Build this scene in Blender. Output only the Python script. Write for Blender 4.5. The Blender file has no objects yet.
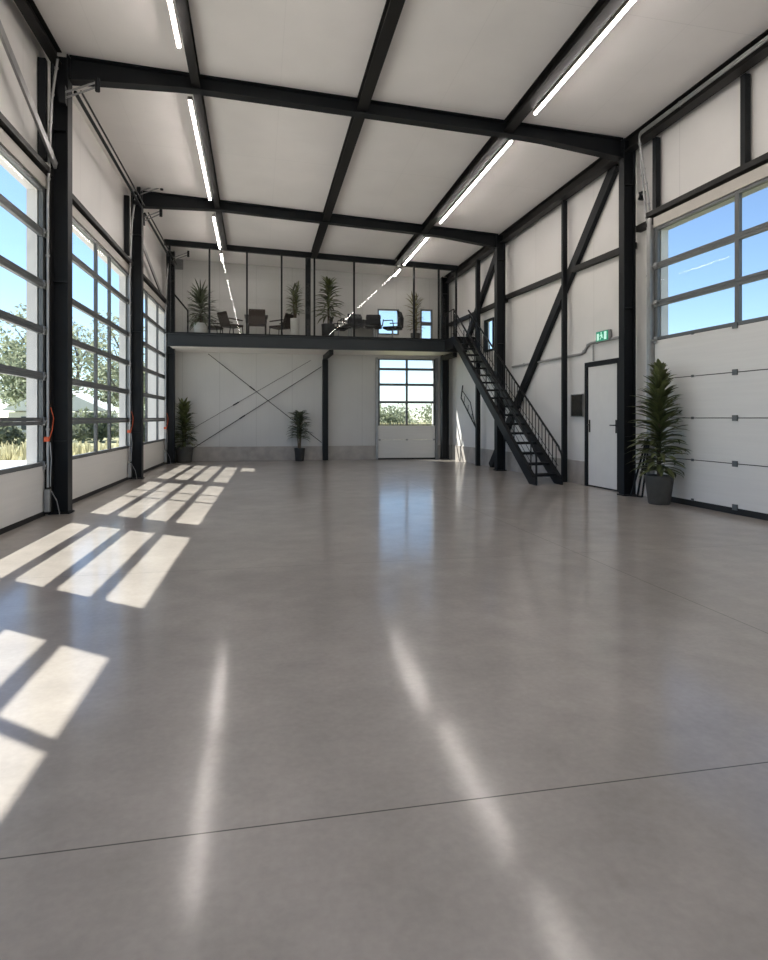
import bpy, bmesh, math, random
from mathutils import Vector, Matrix, noise as mnoise
R = math.radians
C = bpy.context.scene.collection
sc = bpy.context.scene
random.seed(7)

# ------------------------------------------------------------------ geometry of the hall
def xl(y): return -2.32 + .022*(y-8.5)          # hall side of the left columns
def xr(y): return 5.54 - .03*(y-8.74)           # hall side of the right columns
def ZC(x, y): return 5.775 - .0305*(x+2.28) - .027*(y-8.5) + .0085*(y-8.5)*(5.5-x)/7.8   # underside of the roof deck
def yb(x): return 18.15 - .04*(x+2)             # inner face of the rear wall
def L(y, d, z): return (xl(y)-d, y, z)          # d = distance behind the column face
def Rr(y, d, z): return (xr(y)+d, y, z)
def B(x, d, z): return (x, yb(x)-d, z)          # d = distance in front of the rear wall
def P(x, y, z): return (x, y, z)
WD = .30                                        # wall face behind the column face
MZ = 3.30                                       # mezzanine floor
MY = 16.3                                       # mezzanine front

# ------------------------------------------------------------------ materials
def mat(name, col, rough=.5, metal=0., noise=0., nscale=6., bump=0., bscale=40., spec=.5, joints=None, vary=0., coat=0., emit=None, stretch=None):
    m = bpy.data.materials.new(name); m.use_nodes = True
    nt = m.node_tree; n = nt.nodes; b = n['Principled BSDF']
    b.inputs['Base Color'].default_value = (*col, 1); b.inputs['Roughness'].default_value = rough
    b.inputs['Metallic'].default_value = metal; b.inputs['Specular IOR Level'].default_value = spec
    b.inputs['Coat Weight'].default_value = coat
    tc = n.new('ShaderNodeTexCoord'); last = None
    geo = n.new('ShaderNodeNewGeometry')
    src = geo.outputs['Position']
    if stretch:
        mp = n.new('ShaderNodeMapping'); mp.inputs['Scale'].default_value = stretch
        nt.links.new(src, mp.inputs['Vector']); src = mp.outputs['Vector']
    if noise:
        t = n.new('ShaderNodeTexNoise'); t.inputs['Scale'].default_value = nscale; t.inputs['Detail'].default_value = 6
        nt.links.new(src, t.inputs['Vector'])
        mr = n.new('ShaderNodeMapRange'); mr.inputs[1].default_value = .3; mr.inputs[2].default_value = .7
        mr.inputs[3].default_value = 1-noise; mr.inputs[4].default_value = 1+noise
        nt.links.new(t.outputs['Fac'], mr.inputs[0])
        mx = n.new('ShaderNodeVectorMath'); mx.operation = 'SCALE'; mx.inputs[0].default_value = col
        nt.links.new(mr.outputs[0], mx.inputs['Scale']); last = mx.outputs[0]
    if vary:
        mr = n.new('ShaderNodeMapRange'); mr.inputs[3].default_value = 1-vary; mr.inputs[4].default_value = 1+vary
        nt.links.new(geo.outputs['Random Per Island'], mr.inputs[0])
        mx = n.new('ShaderNodeVectorMath'); mx.operation = 'SCALE'; mx.inputs[0].default_value = col
        if last: nt.links.new(last, mx.inputs[0])
        nt.links.new(mr.outputs[0], mx.inputs['Scale']); last = mx.outputs[0]
    hgt = None
    if joints:                                   # list of (axis, period, offset, half width)
        for ax, per, off, hw, dark in joints:
            sp = n.new('ShaderNodeSeparateXYZ'); nt.links.new(geo.outputs['Position'], sp.inputs[0])
            a = n.new('ShaderNodeMath'); a.operation = 'SUBTRACT'; nt.links.new(sp.outputs[ax], a.inputs[0]); a.inputs[1].default_value = off
            w = n.new('ShaderNodeMath'); w.operation = 'PINGPONG'; nt.links.new(a.outputs[0], w.inputs[0]); w.inputs[1].default_value = per/2
            lt = n.new('ShaderNodeMapRange'); nt.links.new(w.outputs[0], lt.inputs[0])
            lt.inputs[1].default_value = hw*.5; lt.inputs[2].default_value = hw; lt.inputs[3].default_value = dark; lt.inputs[4].default_value = 1
            mx = n.new('ShaderNodeVectorMath'); mx.operation = 'SCALE'; mx.inputs[0].default_value = col
            if last: nt.links.new(last, mx.inputs[0])
            nt.links.new(lt.outputs[0], mx.inputs['Scale']); last = mx.outputs[0]
    if last: nt.links.new(last, b.inputs['Base Color'])
    if bump:
        t = n.new('ShaderNodeTexNoise'); t.inputs['Scale'].default_value = bscale; t.inputs['Detail'].default_value = 4
        nt.links.new(src, t.inputs['Vector'])
        bp = n.new('ShaderNodeBump'); bp.inputs['Strength'].default_value = bump; bp.inputs['Distance'].default_value = .01
        nt.links.new(t.outputs['Fac'], bp.inputs['Height']); nt.links.new(bp.outputs[0], b.inputs['Normal'])
    if emit:
        b.inputs['Emission Color'].default_value = (*emit[0], 1); b.inputs['Emission Strength'].default_value = emit[1]
    return m

def leafy(m, k=.45):
    nt = m.node_tree; b = nt.nodes['Principled BSDF']; out = nt.nodes['Material Output']
    t = nt.nodes.new('ShaderNodeBsdfTranslucent'); mx = nt.nodes.new('ShaderNodeMixShader'); mx.inputs[0].default_value = k
    if b.inputs['Base Color'].is_linked: nt.links.new(b.inputs['Base Color'].links[0].from_socket, t.inputs['Color'])
    nt.links.new(b.outputs[0], mx.inputs[1]); nt.links.new(t.outputs[0], mx.inputs[2]); nt.links.new(mx.outputs[0], out.inputs[0])
    return m

def glass_mat(name, tint=(.97, .99, .985), refl=1.0):
    m = bpy.data.materials.new(name); m.use_nodes = True
    nt = m.node_tree; n = nt.nodes; n.clear()
    out = n.new('ShaderNodeOutputMaterial'); mix = n.new('ShaderNodeMixShader')
    tr = n.new('ShaderNodeBsdfTransparent'); tr.inputs[0].default_value = (*tint, 1)
    gl = n.new('ShaderNodeBsdfGlossy'); gl.inputs['Roughness'].default_value = .0
    fr = n.new('ShaderNodeFresnel'); fr.inputs['IOR'].default_value = 1.5
    ge = n.new('ShaderNodeNewGeometry'); io = n.new('ShaderNodeMapRange'); io.inputs[3].default_value = 1.5; io.inputs[4].default_value = 1/1.5
    nt.links.new(ge.outputs['Backfacing'], io.inputs[0]); nt.links.new(io.outputs[0], fr.inputs['IOR'])
    k = n.new('ShaderNodeMath'); k.operation = 'MULTIPLY'; k.inputs[1].default_value = refl
    nt.links.new(fr.outputs[0], k.inputs[0]); nt.links.new(k.outputs[0], mix.inputs[0])
    nt.links.new(tr.outputs[0], mix.inputs[1]); nt.links.new(gl.outputs[0], mix.inputs[2]); nt.links.new(mix.outputs[0], out.inputs[0])
    return m

def floor_mat():
    m = bpy.data.materials.new('polished concrete'); m.use_nodes = True
    nt = m.node_tree; n = nt.nodes; lk = nt.links; b = n['Principled BSDF']
    geo = n.new('ShaderNodeNewGeometry'); pos = geo.outputs['Position']
    def noi(scale, det, rough=.55):
        t = n.new('ShaderNodeTexNoise'); t.inputs['Scale'].default_value = scale; t.inputs['Detail'].default_value = det
        t.inputs['Roughness'].default_value = rough; lk.new(pos, t.inputs['Vector']); return t.outputs['Fac']
    big, mid, fine = noi(.9, 3, .6), noi(4.0, 4, .6), noi(34, 3)
    def mr(s, a, c, lo, hi):
        q = n.new('ShaderNodeMapRange'); lk.new(s, q.inputs[0])
        for i, v in zip((1, 2, 3, 4), (a, c, lo, hi)): q.inputs[i].default_value = v
        return q.outputs[0]
    def mul(a, c):
        q = n.new('ShaderNodeMath'); q.operation = 'MULTIPLY'; lk.new(a, q.inputs[0]); lk.new(c, q.inputs[1]); return q.outputs[0]
    f = mul(mul(mr(big, .3, .7, .89, 1.1), mr(mid, .3, .7, .91, 1.09)), mr(fine, .3, .7, .95, 1.05))
    sp = n.new('ShaderNodeSeparateXYZ'); lk.new(pos, sp.inputs[0])
    def line(ax, v, hw, dark):
        a = n.new('ShaderNodeMath'); a.operation = 'SUBTRACT'; lk.new(sp.outputs[ax], a.inputs[0]); a.inputs[1].default_value = v
        c = n.new('ShaderNodeMath'); c.operation = 'ABSOLUTE'; lk.new(a.outputs[0], c.inputs[0])
        return mr(c.outputs[0], hw*.6, hw, dark, 1)
    for ax, v, hw, dk in ((1, 1.885, .0035, .25), (1, 5.15, .004, .6), (1, -1.4, .004, .4), (0, 2.79, .004, .45)):
        f = mul(f, line(ax, v, hw, dk))
    c = n.new('ShaderNodeVectorMath'); c.operation = 'SCALE'; c.inputs[0].default_value = FLOOR_COL; lk.new(f, c.inputs['Scale'])
    lk.new(c.outputs[0], b.inputs['Base Color'])
    lk.new(mr(big, .3, .7, .12, .15), b.inputs['Roughness']); b.inputs['Specular IOR Level'].default_value = .55
    b2 = n.new('ShaderNodeBsdfPrincipled')       # hazy part of the polish
    lk.new(c.outputs[0], b2.inputs['Base Color']); b2.inputs['Roughness'].default_value = .30; b2.inputs['Specular IOR Level'].default_value = .55
    mx = n.new('ShaderNodeMixShader'); mx.inputs[0].default_value = .36
    lk.new(b.outputs[0], mx.inputs[1]); lk.new(b2.outputs[0], mx.inputs[2]); lk.new(mx.outputs[0], n['Material Output'].inputs[0])
    return m

FLOOR_COL = (.342, .312, .283)
M = dict(
    floor=floor_mat(),
    ceil=mat('ceiling panel', (.90, .865, .84), .55, noise=.03, nscale=1.3, joints=[(1, 2.35, 8.6, .006, .9), (0, 2.22, .31, .005, .94)]),
    wallL=mat('side wall panel', (.71, .69, .67), .5, noise=.03, nscale=1.2, joints=[(1, 1.1, .2, .006, .8)], bump=.04, bscale=14),
    wallB=mat('rear wall panel', (.60, .59, .57), .5, noise=.03, nscale=1.2, joints=[(0, 1.0, -.02, .007, .78), (0, .25, .1, .004, .95)]),
    plinth=mat('concrete plinth', (.40, .37, .34), .75, noise=.14, nscale=5, bump=.2, bscale=60),
    steel=mat('anthracite steel', (.0095, .011, .013), .5, noise=.1, nscale=3, bump=.03, bscale=80, spec=.22),
    fascia=mat('blue grey painted steel', (.022, .027, .032), .45, noise=.08, nscale=3, spec=.35),
    steel2=mat('purlin steel', (.016, .015, .0145), .5, noise=.1, nscale=4, spec=.22),
    stair=mat('black stair steel', (.008, .0085, .010), .5, noise=.12, nscale=5, spec=.22),
    track=mat('galvanised steel', (.33, .33, .33), .4, metal=.7, noise=.12, nscale=8),
    doorframe=mat('grey door profile', (.105, .112, .115), .4, noise=.05, nscale=5),
    doorwhite=mat('white door panel', (.70, .685, .66), .38, noise=.025, nscale=2, bump=.10, bscale=9, stretch=(1, .5, 14)),
    header=mat('beige header strip', (.50, .47, .43), .5, noise=.04),
    seal=mat('black rubber', (.01, .01, .01), .7, noise=.1),
    glass=glass_mat('door glass', (.97, .99, .985), .05),
    pglass=glass_mat('partition glass', (.985, .99, .988), .4),
    led=mat('led diffuser', (.9, .9, .9), .4, emit=((1., .925, .875), 42.), noise=.01),
    ledbody=mat('led housing', (.22, .2, .19), .45, noise=.05),
    leaf=mat('dark plant leaf', (.105, .12, .045), .45, vary=.45, noise=.15, nscale=12),
    leaf2=mat('yellow green plant leaf', (.17, .15, .05), .45, vary=.4, noise=.15, nscale=12),
    leaf3=mat('grey green plant leaf', (.10, .115, .07), .5, vary=.4, noise=.15, nscale=12),
    stem=mat('plant stem', (.10, .075, .05), .7, noise=.2, nscale=30),
    soil=mat('potting soil', (.03, .022, .016), .9, noise=.3, nscale=60, bump=.4, bscale=90),
    potgrey=mat('grey fibre pot', (.066, .063, .056), .65, noise=.12, nscale=12, bump=.1, bscale=70),
    potwhite=mat('white ceramic pot', (.55, .54, .52), .4, noise=.04),
    potblack=mat('charcoal pot', (.03, .03, .03), .55, noise=.1),
    brown=mat('dark brown weave', (.035, .022, .016), .6, noise=.25, nscale=60, bump=.3, bscale=150),
    black=mat('black upholstery', (.014, .015, .018), .6, noise=.15, nscale=40),
    blacktop=mat('dark table top', (.025, .023, .022), .4, noise=.1, nscale=8),
    chrome=mat('steel leg', (.35, .35, .36), .3, metal=.9, noise=.05),
    orange=mat('orange red plastic', (.55, .08, .02), .5, noise=.08),
    green=mat('exit sign green', (.01, .20, .11), .4, noise=.04, emit=((.02, .5, .3), .25)),
    signwhite=mat('sign light green', (.55, .78, .68), .4, noise=.02, emit=((.6, .9, .75), .35)),
    screen=mat('dark screen', (.018, .016, .012), .25, noise=.5, nscale=9),
    boxgrey=mat('grey box plastic', (.30, .30, .30), .5, noise=.05),
    doorleaf=mat('white door leaf', (.72, .71, .69), .32, noise=.02),
    render_=mat('white render', (.72, .72, .72), .8, noise=.05, nscale=2, bump=.1),
    roofdeck=mat('roof sheet', (.22, .22, .22), .6, noise=.08),
    soffit=mat('white soffit', (.74, .71, .67), .5, noise=.02),
    grass=mat('meadow grass', (.34, .33, .18), .9, noise=.35, nscale=.8, bump=.6, bscale=8),
    road=mat('pale road', (.74, .71, .66), .9, noise=.1, nscale=.7),
    tree=leafy(mat('tree leaves', (.24, .27, .17), .7, vary=.4)),
    tree2=leafy(mat('pale tree leaves', (.33, .36, .26), .7, vary=.4)),
    bark=mat('bark', (.19, .165, .14), .9, noise=.3, nscale=6),
    straw=leafy(mat('dry meadow stalks', (.52, .48, .30), .9, vary=.35)),
    hedge=leafy(mat('hedge leaves', (.20, .22, .15), .8, vary=.4)),
    houseroof=mat('pale metal roof', (.88, .88, .88), .6, noise=.03, nscale=1),
    house=mat('house plaster', (.8, .79, .76), .85, noise=.06, nscale=.6),
    housewin=mat('house window', (.05, .06, .07), .2, noise=.1),
)

# ------------------------------------------------------------------ mesh helpers
class MB:
    def __init__(s): s.bm = bmesh.new()
    def hexa(s, pts):                            # 8 points: bottom ring 0-3, top ring 4-7
        v = [s.bm.verts.new(p) for p in pts]
        for f in ((0, 3, 2, 1), (4, 5, 6, 7), (0, 1, 5, 4), (1, 2, 6, 5), (2, 3, 7, 6), (3, 0, 4, 7)):
            s.bm.faces.new([v[i] for i in f])
        return s
    def box(s, f, a0, a1, b0, b1, c0, c1):       # box in a mapped frame f(a, b, c); c0/c1 may be functions of (x, y)
        def g(a, b, c):
            if callable(c):
                p = f(a, b, 0); return (p[0], p[1], c(p[0], p[1]))
            return f(a, b, c)
        return s.hexa([g(a0, b0, c0), g(a1, b0, c0), g(a1, b1, c0), g(a0, b1, c0), g(a0, b0, c1), g(a1, b0, c1), g(a1, b1, c1), g(a0, b1, c1)])
    def beam(s, p, q, w, h, up=(0, 0, 1)):       # rectangular bar from p to q
        p, q = Vector(p), Vector(q); d = (q-p).normalized(); u = Vector(up)
        side = d.cross(u)
        if side.length < 1e-4: side = Vector((1, 0, 0))
        side.normalize(); u = side.cross(d).normalized()
        a, b = side*w/2, u*h/2
        return s.hexa([p-a-b, p+a-b, q+a-b, q-a-b, p-a+b, p+a+b, q+a+b, q-a+b])
    def tube(s, pts, r, n=8, cap=True):
        pts = [Vector(p) for p in pts]; rings = []
        rs = r if isinstance(r, (list, tuple)) else [r]*len(pts)
        nrm = None
        for i, p in enumerate(pts):
            d = (pts[min(i+1, len(pts)-1)]-pts[max(i-1, 0)])
            d = d.normalized() if d.length > 1e-9 else Vector((0, 0, 1))
            if nrm is None:
                nrm = d.cross(Vector((0, 0, 1)))
                if nrm.length < 1e-3: nrm = d.cross(Vector((1, 0, 0)))
            nrm = (nrm - d*nrm.dot(d)).normalized(); bi = d.cross(nrm)
            rings.append([s.bm.verts.new(p+(nrm*math.cos(2*math.pi*k/n)+bi*math.sin(2*math.pi*k/n))*rs[i]) for k in range(n)])
        for a, b in zip(rings, rings[1:]):
            for k in range(n): s.bm.faces.new((a[k], a[(k+1) % n], b[(k+1) % n], b[k]))
        if cap:
            s.bm.faces.new(rings[0][::-1]); s.bm.faces.new(rings[-1])
        return s
    def lathe(s, prof, c=(0, 0, 0), n=28):       # profile [(r, z)]
        c = Vector(c); rings = []
        for r, z in prof:
            rings.append([s.bm.verts.new(c+Vector((r*math.cos(2*math.pi*k/n), r*math.sin(2*math.pi*k/n), z))) for k in range(n)])
        for a, b in zip(rings, rings[1:]):
            for k in range(n): s.bm.faces.new((a[k], a[(k+1) % n], b[(k+1) % n], b[k]))
        s.bm.faces.new(rings[0][::-1]); s.bm.faces.new(rings[-1]); return s
    def quad(s, *p): s.bm.faces.new([s.bm.verts.new(q) for q in p]); return s
    def strip(s, left, right):
        a = [s.bm.verts.new(p) for p in left]; b = [s.bm.verts.new(p) for p in right]
        for i in range(len(a)-1): s.bm.faces.new((a[i], b[i], b[i+1], a[i+1]))
        return s
    def build(s, name, m, parent=None, bevel=0, smooth=False, recalc=True):
        if recalc: bmesh.ops.recalc_face_normals(s.bm, faces=s.bm.faces)
        me = bpy.data.meshes.new(name)
        o0 = ORIGIN.get(parent.name, Vector()) if parent else Vector()
        if o0.length: bmesh.ops.translate(s.bm, verts=s.bm.verts, vec=-o0)
        if smooth:
            for f in s.bm.faces: f.smooth = True
        s.bm.to_mesh(me); s.bm.free(); me.materials.append(m)
        if smooth: me.set_sharp_from_angle(angle=R(40))
        o = bpy.data.objects.new(name, me); C.objects.link(o)
        if parent: o.parent = parent; ORIGIN[o.name] = o0
        if bevel:
            md = o.modifiers.new('edge', 'BEVEL'); md.width = bevel; md.segments = 2; md.limit_method = 'ANGLE'
        return o
ORIGIN = {}
def tag(o, label=None, cat=None, group=None, kind=None):
    if label: o['label'] = label
    if cat: o['category'] = cat
    if group: o['group'] = group
    if kind: o['kind'] = kind
    return o
def thing(name, loc, label, cat, group=None, kind=None):
    o = bpy.data.objects.new(name, None); C.objects.link(o); o.location = loc; o.empty_display_size = .1
    ORIGIN[o.name] = Vector(loc); return tag(o, label, cat, group, kind)
def copy_tree(o, parent=None):
    c = o.copy(); C.objects.link(c)
    if parent: c.parent = parent
    for ch in list(o.children): copy_tree(ch, c)
    return c

# ------------------------------------------------------------------ room shell
S = 'structure'
tag(MB().box(P, -3.1, 6.3, -4.2, 18.4, -.12, 0).build('floor', M['floor']), 'polished grey concrete floor with fine saw-cut joints', 'floor', kind=S)
FY = -4.0
mb = MB(); up = lambda x, y: ZC(x, y)+.12
NX, NY = 10, 22
gx = [-2.95+9.3*i/NX for i in range(NX+1)]; gy_ = [FY+(18.3-FY)*j/NY for j in range(NY+1)]
lo = [[mb.bm.verts.new((x, y, ZC(x, y))) for y in gy_] for x in gx]; hi = [[mb.bm.verts.new((x, y, ZC(x, y)+.12)) for y in gy_] for x in gx]
for i in range(NX):
    for j in range(NY):
        mb.bm.faces.new((lo[i][j], lo[i][j+1], lo[i+1][j+1], lo[i+1][j])); mb.bm.faces.new((hi[i][j], hi[i+1][j], hi[i+1][j+1], hi[i][j+1]))
for i in range(NX):
    for j in (0, NY): mb.bm.faces.new((lo[i][j], lo[i+1][j], hi[i+1][j], hi[i][j]))
for j in range(NY):
    for i in (0, NX): mb.bm.faces.new((lo[i][j], lo[i][j+1], hi[i][j+1], hi[i][j]))
tag(mb.build('ceiling', M['ceil']), 'white panelled roof lining between dark steel beams', 'ceiling', kind=S)

DOORS_L = [(-.2, 5.2), (5.75, 8.4), (8.88, 13.12), (13.55, 17.65)]
DZ = 4.02
top = lambda x, y: ZC(x, y)+.05
mb = MB(); WT = .42
ys = [FY] + [v for d in DOORS_L for v in (d[0]+.06, d[1]-.06)] + [18.3]
for i in range(0, len(ys), 2): mb.box(L, ys[i], ys[i+1], WD, WT, 0, top)
for d in DOORS_L: mb.box(L, d[0]+.06, d[1]-.06, WD, WT, DZ-.04, top)
tag(mb.build('wall_left', M['wallL']), 'white panel wall above and between the tall glazed doors on the sunny side', 'wall', kind=S)

RD = (2.6, 8.36)
mb = MB()
W2 = (14.5, 15.08, 2.85, 3.66)
mb.box(Rr, FY, RD[0]+.06, WD, WT, 0, top).box(Rr, RD[0]+.06, RD[1]-.06, WD, WT, DZ-.04, top)
mb.box(Rr, RD[1]-.06, W2[0], WD, WT, 0, top).box(Rr, W2[1], 18.3, WD, WT, 0, top)
mb.box(Rr, W2[0], W2[1], WD, WT, 0, W2[2]).box(Rr, W2[0], W2[1], WD, WT, W2[3], top)
tag(mb.build('wall_right', M['wallL']), 'white panel wall behind the staircase and the white exit door', 'wall', kind=S)

BD = (3.44, 5.13, 0, 2.93)
WN = [(3.43, 4.06, 3.62, 4.37), (4.70, 5.06, 3.5, 4.39)]
mb = MB()
xs0, xs1 = -3.0, 6.2
def Bo(x, d, z): return (x, yb(x)+d, z)
T = .16
mb.box(Bo, xs0, BD[0]+.04, 0, T, 0, MZ-.2).box(Bo, BD[1]-.04, xs1, 0, T, 0, MZ-.2).box(Bo, BD[0]+.04, BD[1]-.04, 0, T, BD[3]-.03, MZ-.2)
cx = xs0
for a, b, c, d in WN:
    mb.box(Bo, cx, a, 0, T, MZ-.2, top); mb.box(Bo, a, b, 0, T, MZ-.2, c); mb.box(Bo, a, b, 0, T, d, top); cx = b
mb.box(Bo, cx, xs1, 0, T, MZ-.2, top)
tag(mb.build('wall_back', M['wallB']), 'pale ribbed panel wall at the far end with crossed tension rods', 'wall', kind=S)
mb = MB()                                        # entrance end behind the viewpoint: gateway added to let skylight in
mb.box(P, -2.95, -2.2, FY-.16, FY, 0, top).box(P, 5.6, 6.35, FY-.16, FY, 0, top).box(P, -2.2, 5.6, FY-.16, FY, 4.4, top)
tag(mb.build('wall_front', M['wallL']), 'entrance wall with a wide open gateway', 'wall', kind=S)

mb = MB().box(B, -2.6, 3.38, 0, .05, 0, .40); mb.box(B, 5.18, 5.6, 0, .05, 0, .40)
tag(mb.build('baseboard_back', M['plinth'], bevel=.006), 'low concrete plinth along the far end wall', 'plinth', kind=S)
mb = MB().box(Rr, 10.36, 17.6, WD-.03, WD, 0, .42)
tag(mb.build('baseboard_right', M['plinth']), 'low concrete plinth behind the staircase', 'plinth', kind=S)

# roof sheet, plus an unseen canopy added to keep sun off the upper panes
mb = MB().box(P, -2.2, 6.6, -4.4, 18.6, 7.05, 7.15).box(L, -4.4, 18.6, -.3, 3.235, 7.05, 7.15)
for x0, x1, y0, y1 in ((-2.95, 6.35, 18.15, 18.3),):
    mb.box(P, x0, x1, y0, y1, 5.3, 7.06)
mb.box(L, FY, 18.3, WT-.1, WT, 5.4, 7.06); mb.box(Rr, FY, 18.3, WT-.1, WT, 5.4, 7.06)
mb.box(P, -2.95, 6.35, FY-.16, FY, 5.6, 7.06)
tag(mb.build('roof', M['roofdeck']), 'flat roof with a deep canopy over the glazed doors', 'roof', kind=S)

# ------------------------------------------------------------------ steel frame
D = .20                                         # column depth
def hcol(name, f0, y0, y1, z0, z1, label, group='main steel columns', w=D, t=.016, m='steel', dn=0):
    mb = MB(); f = lambda a, b, c: f0(a, b+dn, c)
    mb.box(f, y0, y1, 0, t, z0, z1).box(f, y0, y1, w-t, w, z0, z1)
    ym = (y0+y1)/2; mb.box(f, ym-.006, ym+.006, t, w-t, z0, z1)
    p = f(ym, w/2, 0)
    o = thing(name, (p[0], p[1], 0), label, 'column', group, S)
    mb.build('profile', M[m], o)
    MB().box(f, y0-.02, y1+.02, -.02, w+.02, 0, .02).build('base_plate', M[m], o)
    mb = MB()
    for z in (z0+.9, 2.9, 4.8):
        mb.box(f, y0+.01, y1-.01, t, w-t, z, z+.012)
    mb.build('stiffener', M[m], o)
    return o
LC = [(5.35, 5.53), (8.5, 8.68), (13.05, 13.23), (17.25, 17.43)]
RC = [(4.2, 4.38), (8.76, 8.90), (13.5, 13.66), (17.48, 17.66)]
lab = ['dark steel column at the near end of the first glazed door', 'tall dark steel column left, between the two nearest glazed doors', 'dark steel column between the second and the farthest glazed door', 'dark steel corner column beside the far left potted plant']
for (a, b), t_ in list(zip(LC, lab))[0:]: hcol('steel_column', L, a, b, 0, lambda x, y: ZC(x, y)-.02, t_)
lab = ['dark steel column at the near end of the right glazed door', 'dark steel column between the white exit door and the large right plant', 'dark steel column rising beside the staircase', 'dark steel column in the far right corner beside the rear door']
for (a, b), t_, dn in zip(RC, lab, (0, 0, -.05, -.03)): hcol('steel_column', Rr, a, b, 0, lambda x, y: ZC(x, y)-.02, t_, dn=dn)

def tie(yl_, yr_, label, h=.20, hh=.31, w=.16):
    a = Vector((xl(yl_), yl_, ZC(xl(yl_), yl_))); b = Vector((xr(yr_), yr_, ZC(xr(yr_), yr_)))
    Ln = (b-a).length
    prof = [(0, hh), (.35, hh-.03), (1.3, h+.01), (1.6, h), (Ln-1.6, h), (Ln-1.3, h+.01), (Ln-.35, hh-.03), (Ln, hh)]
    d = (b-a).normalized(); side = d.cross(Vector((0, 0, 1))).normalized(); upv = Vector((0, 0, 1))
    o = thing('roof_beam', tuple((a+b)/2), label, 'beam', 'roof beams spanning the hall', S)
    pt = lambda s, k, z: a+d*s+side*k-upv*z
    t = .018
    mb = MB()
    mb.hexa([pt(0, -w/2, t), pt(Ln, -w/2, t), pt(Ln, w/2, t), pt(0, w/2, t), pt(0, -w/2, .002), pt(Ln, -w/2, .002), pt(Ln, w/2, .002), pt(0, w/2, .002)])
    mb.build('top_flange', M['steel'], o)
    mb = MB(); web = MB()
    for (s0, h0), (s1, h1) in zip(prof, prof[1:]):
        mb.hexa([pt(s0, -w/2, h0), pt(s1, -w/2, h1), pt(s1, w/2, h1), pt(s0, w/2, h0), pt(s0, -w/2, h0-t), pt(s1, -w/2, h1-t), pt(s1, w/2, h1-t), pt(s0, w/2, h0-t)])
        web.hexa([pt(s0, -.006, h0-t), pt(s1, -.006, h1-t), pt(s1, .006, h1-t), pt(s0, .006, h0-t), pt(s0, -.006, t), pt(s1, -.006, t), pt(s1, .006, t), pt(s0, .006, t)])
    mb.build('bottom_flange', M['steel'], o); web.build('web', M['steel'], o)
tie(5.47, 5.0, 'dark roof beam nearest the entrance end')
tie(8.62, 8.86, 'nearest dark roof beam crossing the whole picture')
tie(13.17, 13.62, 'second dark roof beam in front of the glazed gallery')

def ibeam(name, p, q, w, h, label, group, m='steel2', t=.012):
    p, q = Vector(p), Vector(q); o = thing(name, tuple((p+q)/2), label, 'beam', group, S)
    dn = Vector((0, 0, -1))
    MB().beam(p+dn*(t/2+.002), q+dn*(t/2+.002), w, t).build('top_flange', M[m], o)
    MB().beam(p+dn*(h-t/2), q+dn*(h-t/2), w, t).build('bottom_flange', M[m], o)
    MB().beam(p+dn*(h/2), q+dn*(h/2), .010, h-2*t).build('web', M[m], o)
    return o
for x, l_ in ((-.79, 'left dark roof purlin carrying the left row of strip lights'), (1.44, 'middle dark roof purlin running the length of the hall without lights'), (3.64, 'right dark roof purlin carrying the right row of strip lights')):
    ibeam('roof_purlin', (x, -3.9, ZC(x, -3.9)), (x, 16.25, ZC(x, 16.25)), (.15 if x > 1 else .11), .16, l_, 'lengthwise roof purlins')
ibeam('eaves_beam', L(-3.9, .13, ZC(xl(-3.9), -3.9)), L(8.5, .13, ZC(xl(8.5), 8.5)), .12, .16, 'dark eaves beam along the top of the glazed door wall', 'eaves beams')
ibeam('eaves_beam', Rr(-3.9, .12, ZC(xr(-3.9), -3.9)), Rr(17.5, .12, ZC(xr(17.5), 17.5)), .16, .20, 'dark eaves beam along the top of the staircase wall', 'eaves beams')

def post(name, f, y0, y1, d0, d1, z0, z1, label, cat='post', group=None, m='steel'):
    o = MB().box(f, y0, y1, d0, d1, z0, z1).build(name, M[m], bevel=.004)
    return tag(o, label, cat, group, S)
ez = lambda x, y: ZC(x, y)-.2
post('wall_post', Rr, 10.86, 10.93, .13, .22, 0, ez, 'slim dark wall post between the staircase foot and the grey control box', group='wall posts')
post('wall_post', Rr, 14.98, 15.08, .04, .14, 0, ez, 'slim dark wall post behind the top of the staircase', group='wall posts')
post('wall_post', Rr, 6.60, 6.68, .19, .27, 4.24, ez, 'short dark post standing on the right door header', group='wall posts')
post('wall_post', Rr, 8.27, 8.35, .19, .27, 4.24, ez, 'short dark post above the far end of the right door header', group='wall posts')
post('wall_post', L, 8.32, 8.40, .20, .29, 4.34, ez, 'short dark post left of the nearest left column, above its door track', group='wall posts')
post('wall_post', L, 12.88, 12.95, .20, .29, 4.34, ez, 'short dark post above the second glazed door, beside its far column', group='wall posts')
# rear post and right corner joist under the gallery
o = MB().box(B, 1.83, 1.98, .02, .2, 0, 2.86).build('rear_post', M['steel'], bevel=.004); tag(o, 'dark post in front of the rear wall under the gallery', 'post', kind=S)
o = MB().box(P, 1.85, 1.96, MY+.1, 17.98, 2.86, 2.985).build('floor_joist', M['steel']); tag(o, 'dark joist under the gallery floor above the rear post', 'beam', 'gallery joists', S)
o = MB().box(P, 5.22, 5.34, MY+.1, 17.48, 2.86, 2.985).build('floor_joist', M['steel']); tag(o, 'dark joist under the gallery floor at its stair side', 'beam', 'gallery joists', S)

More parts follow.
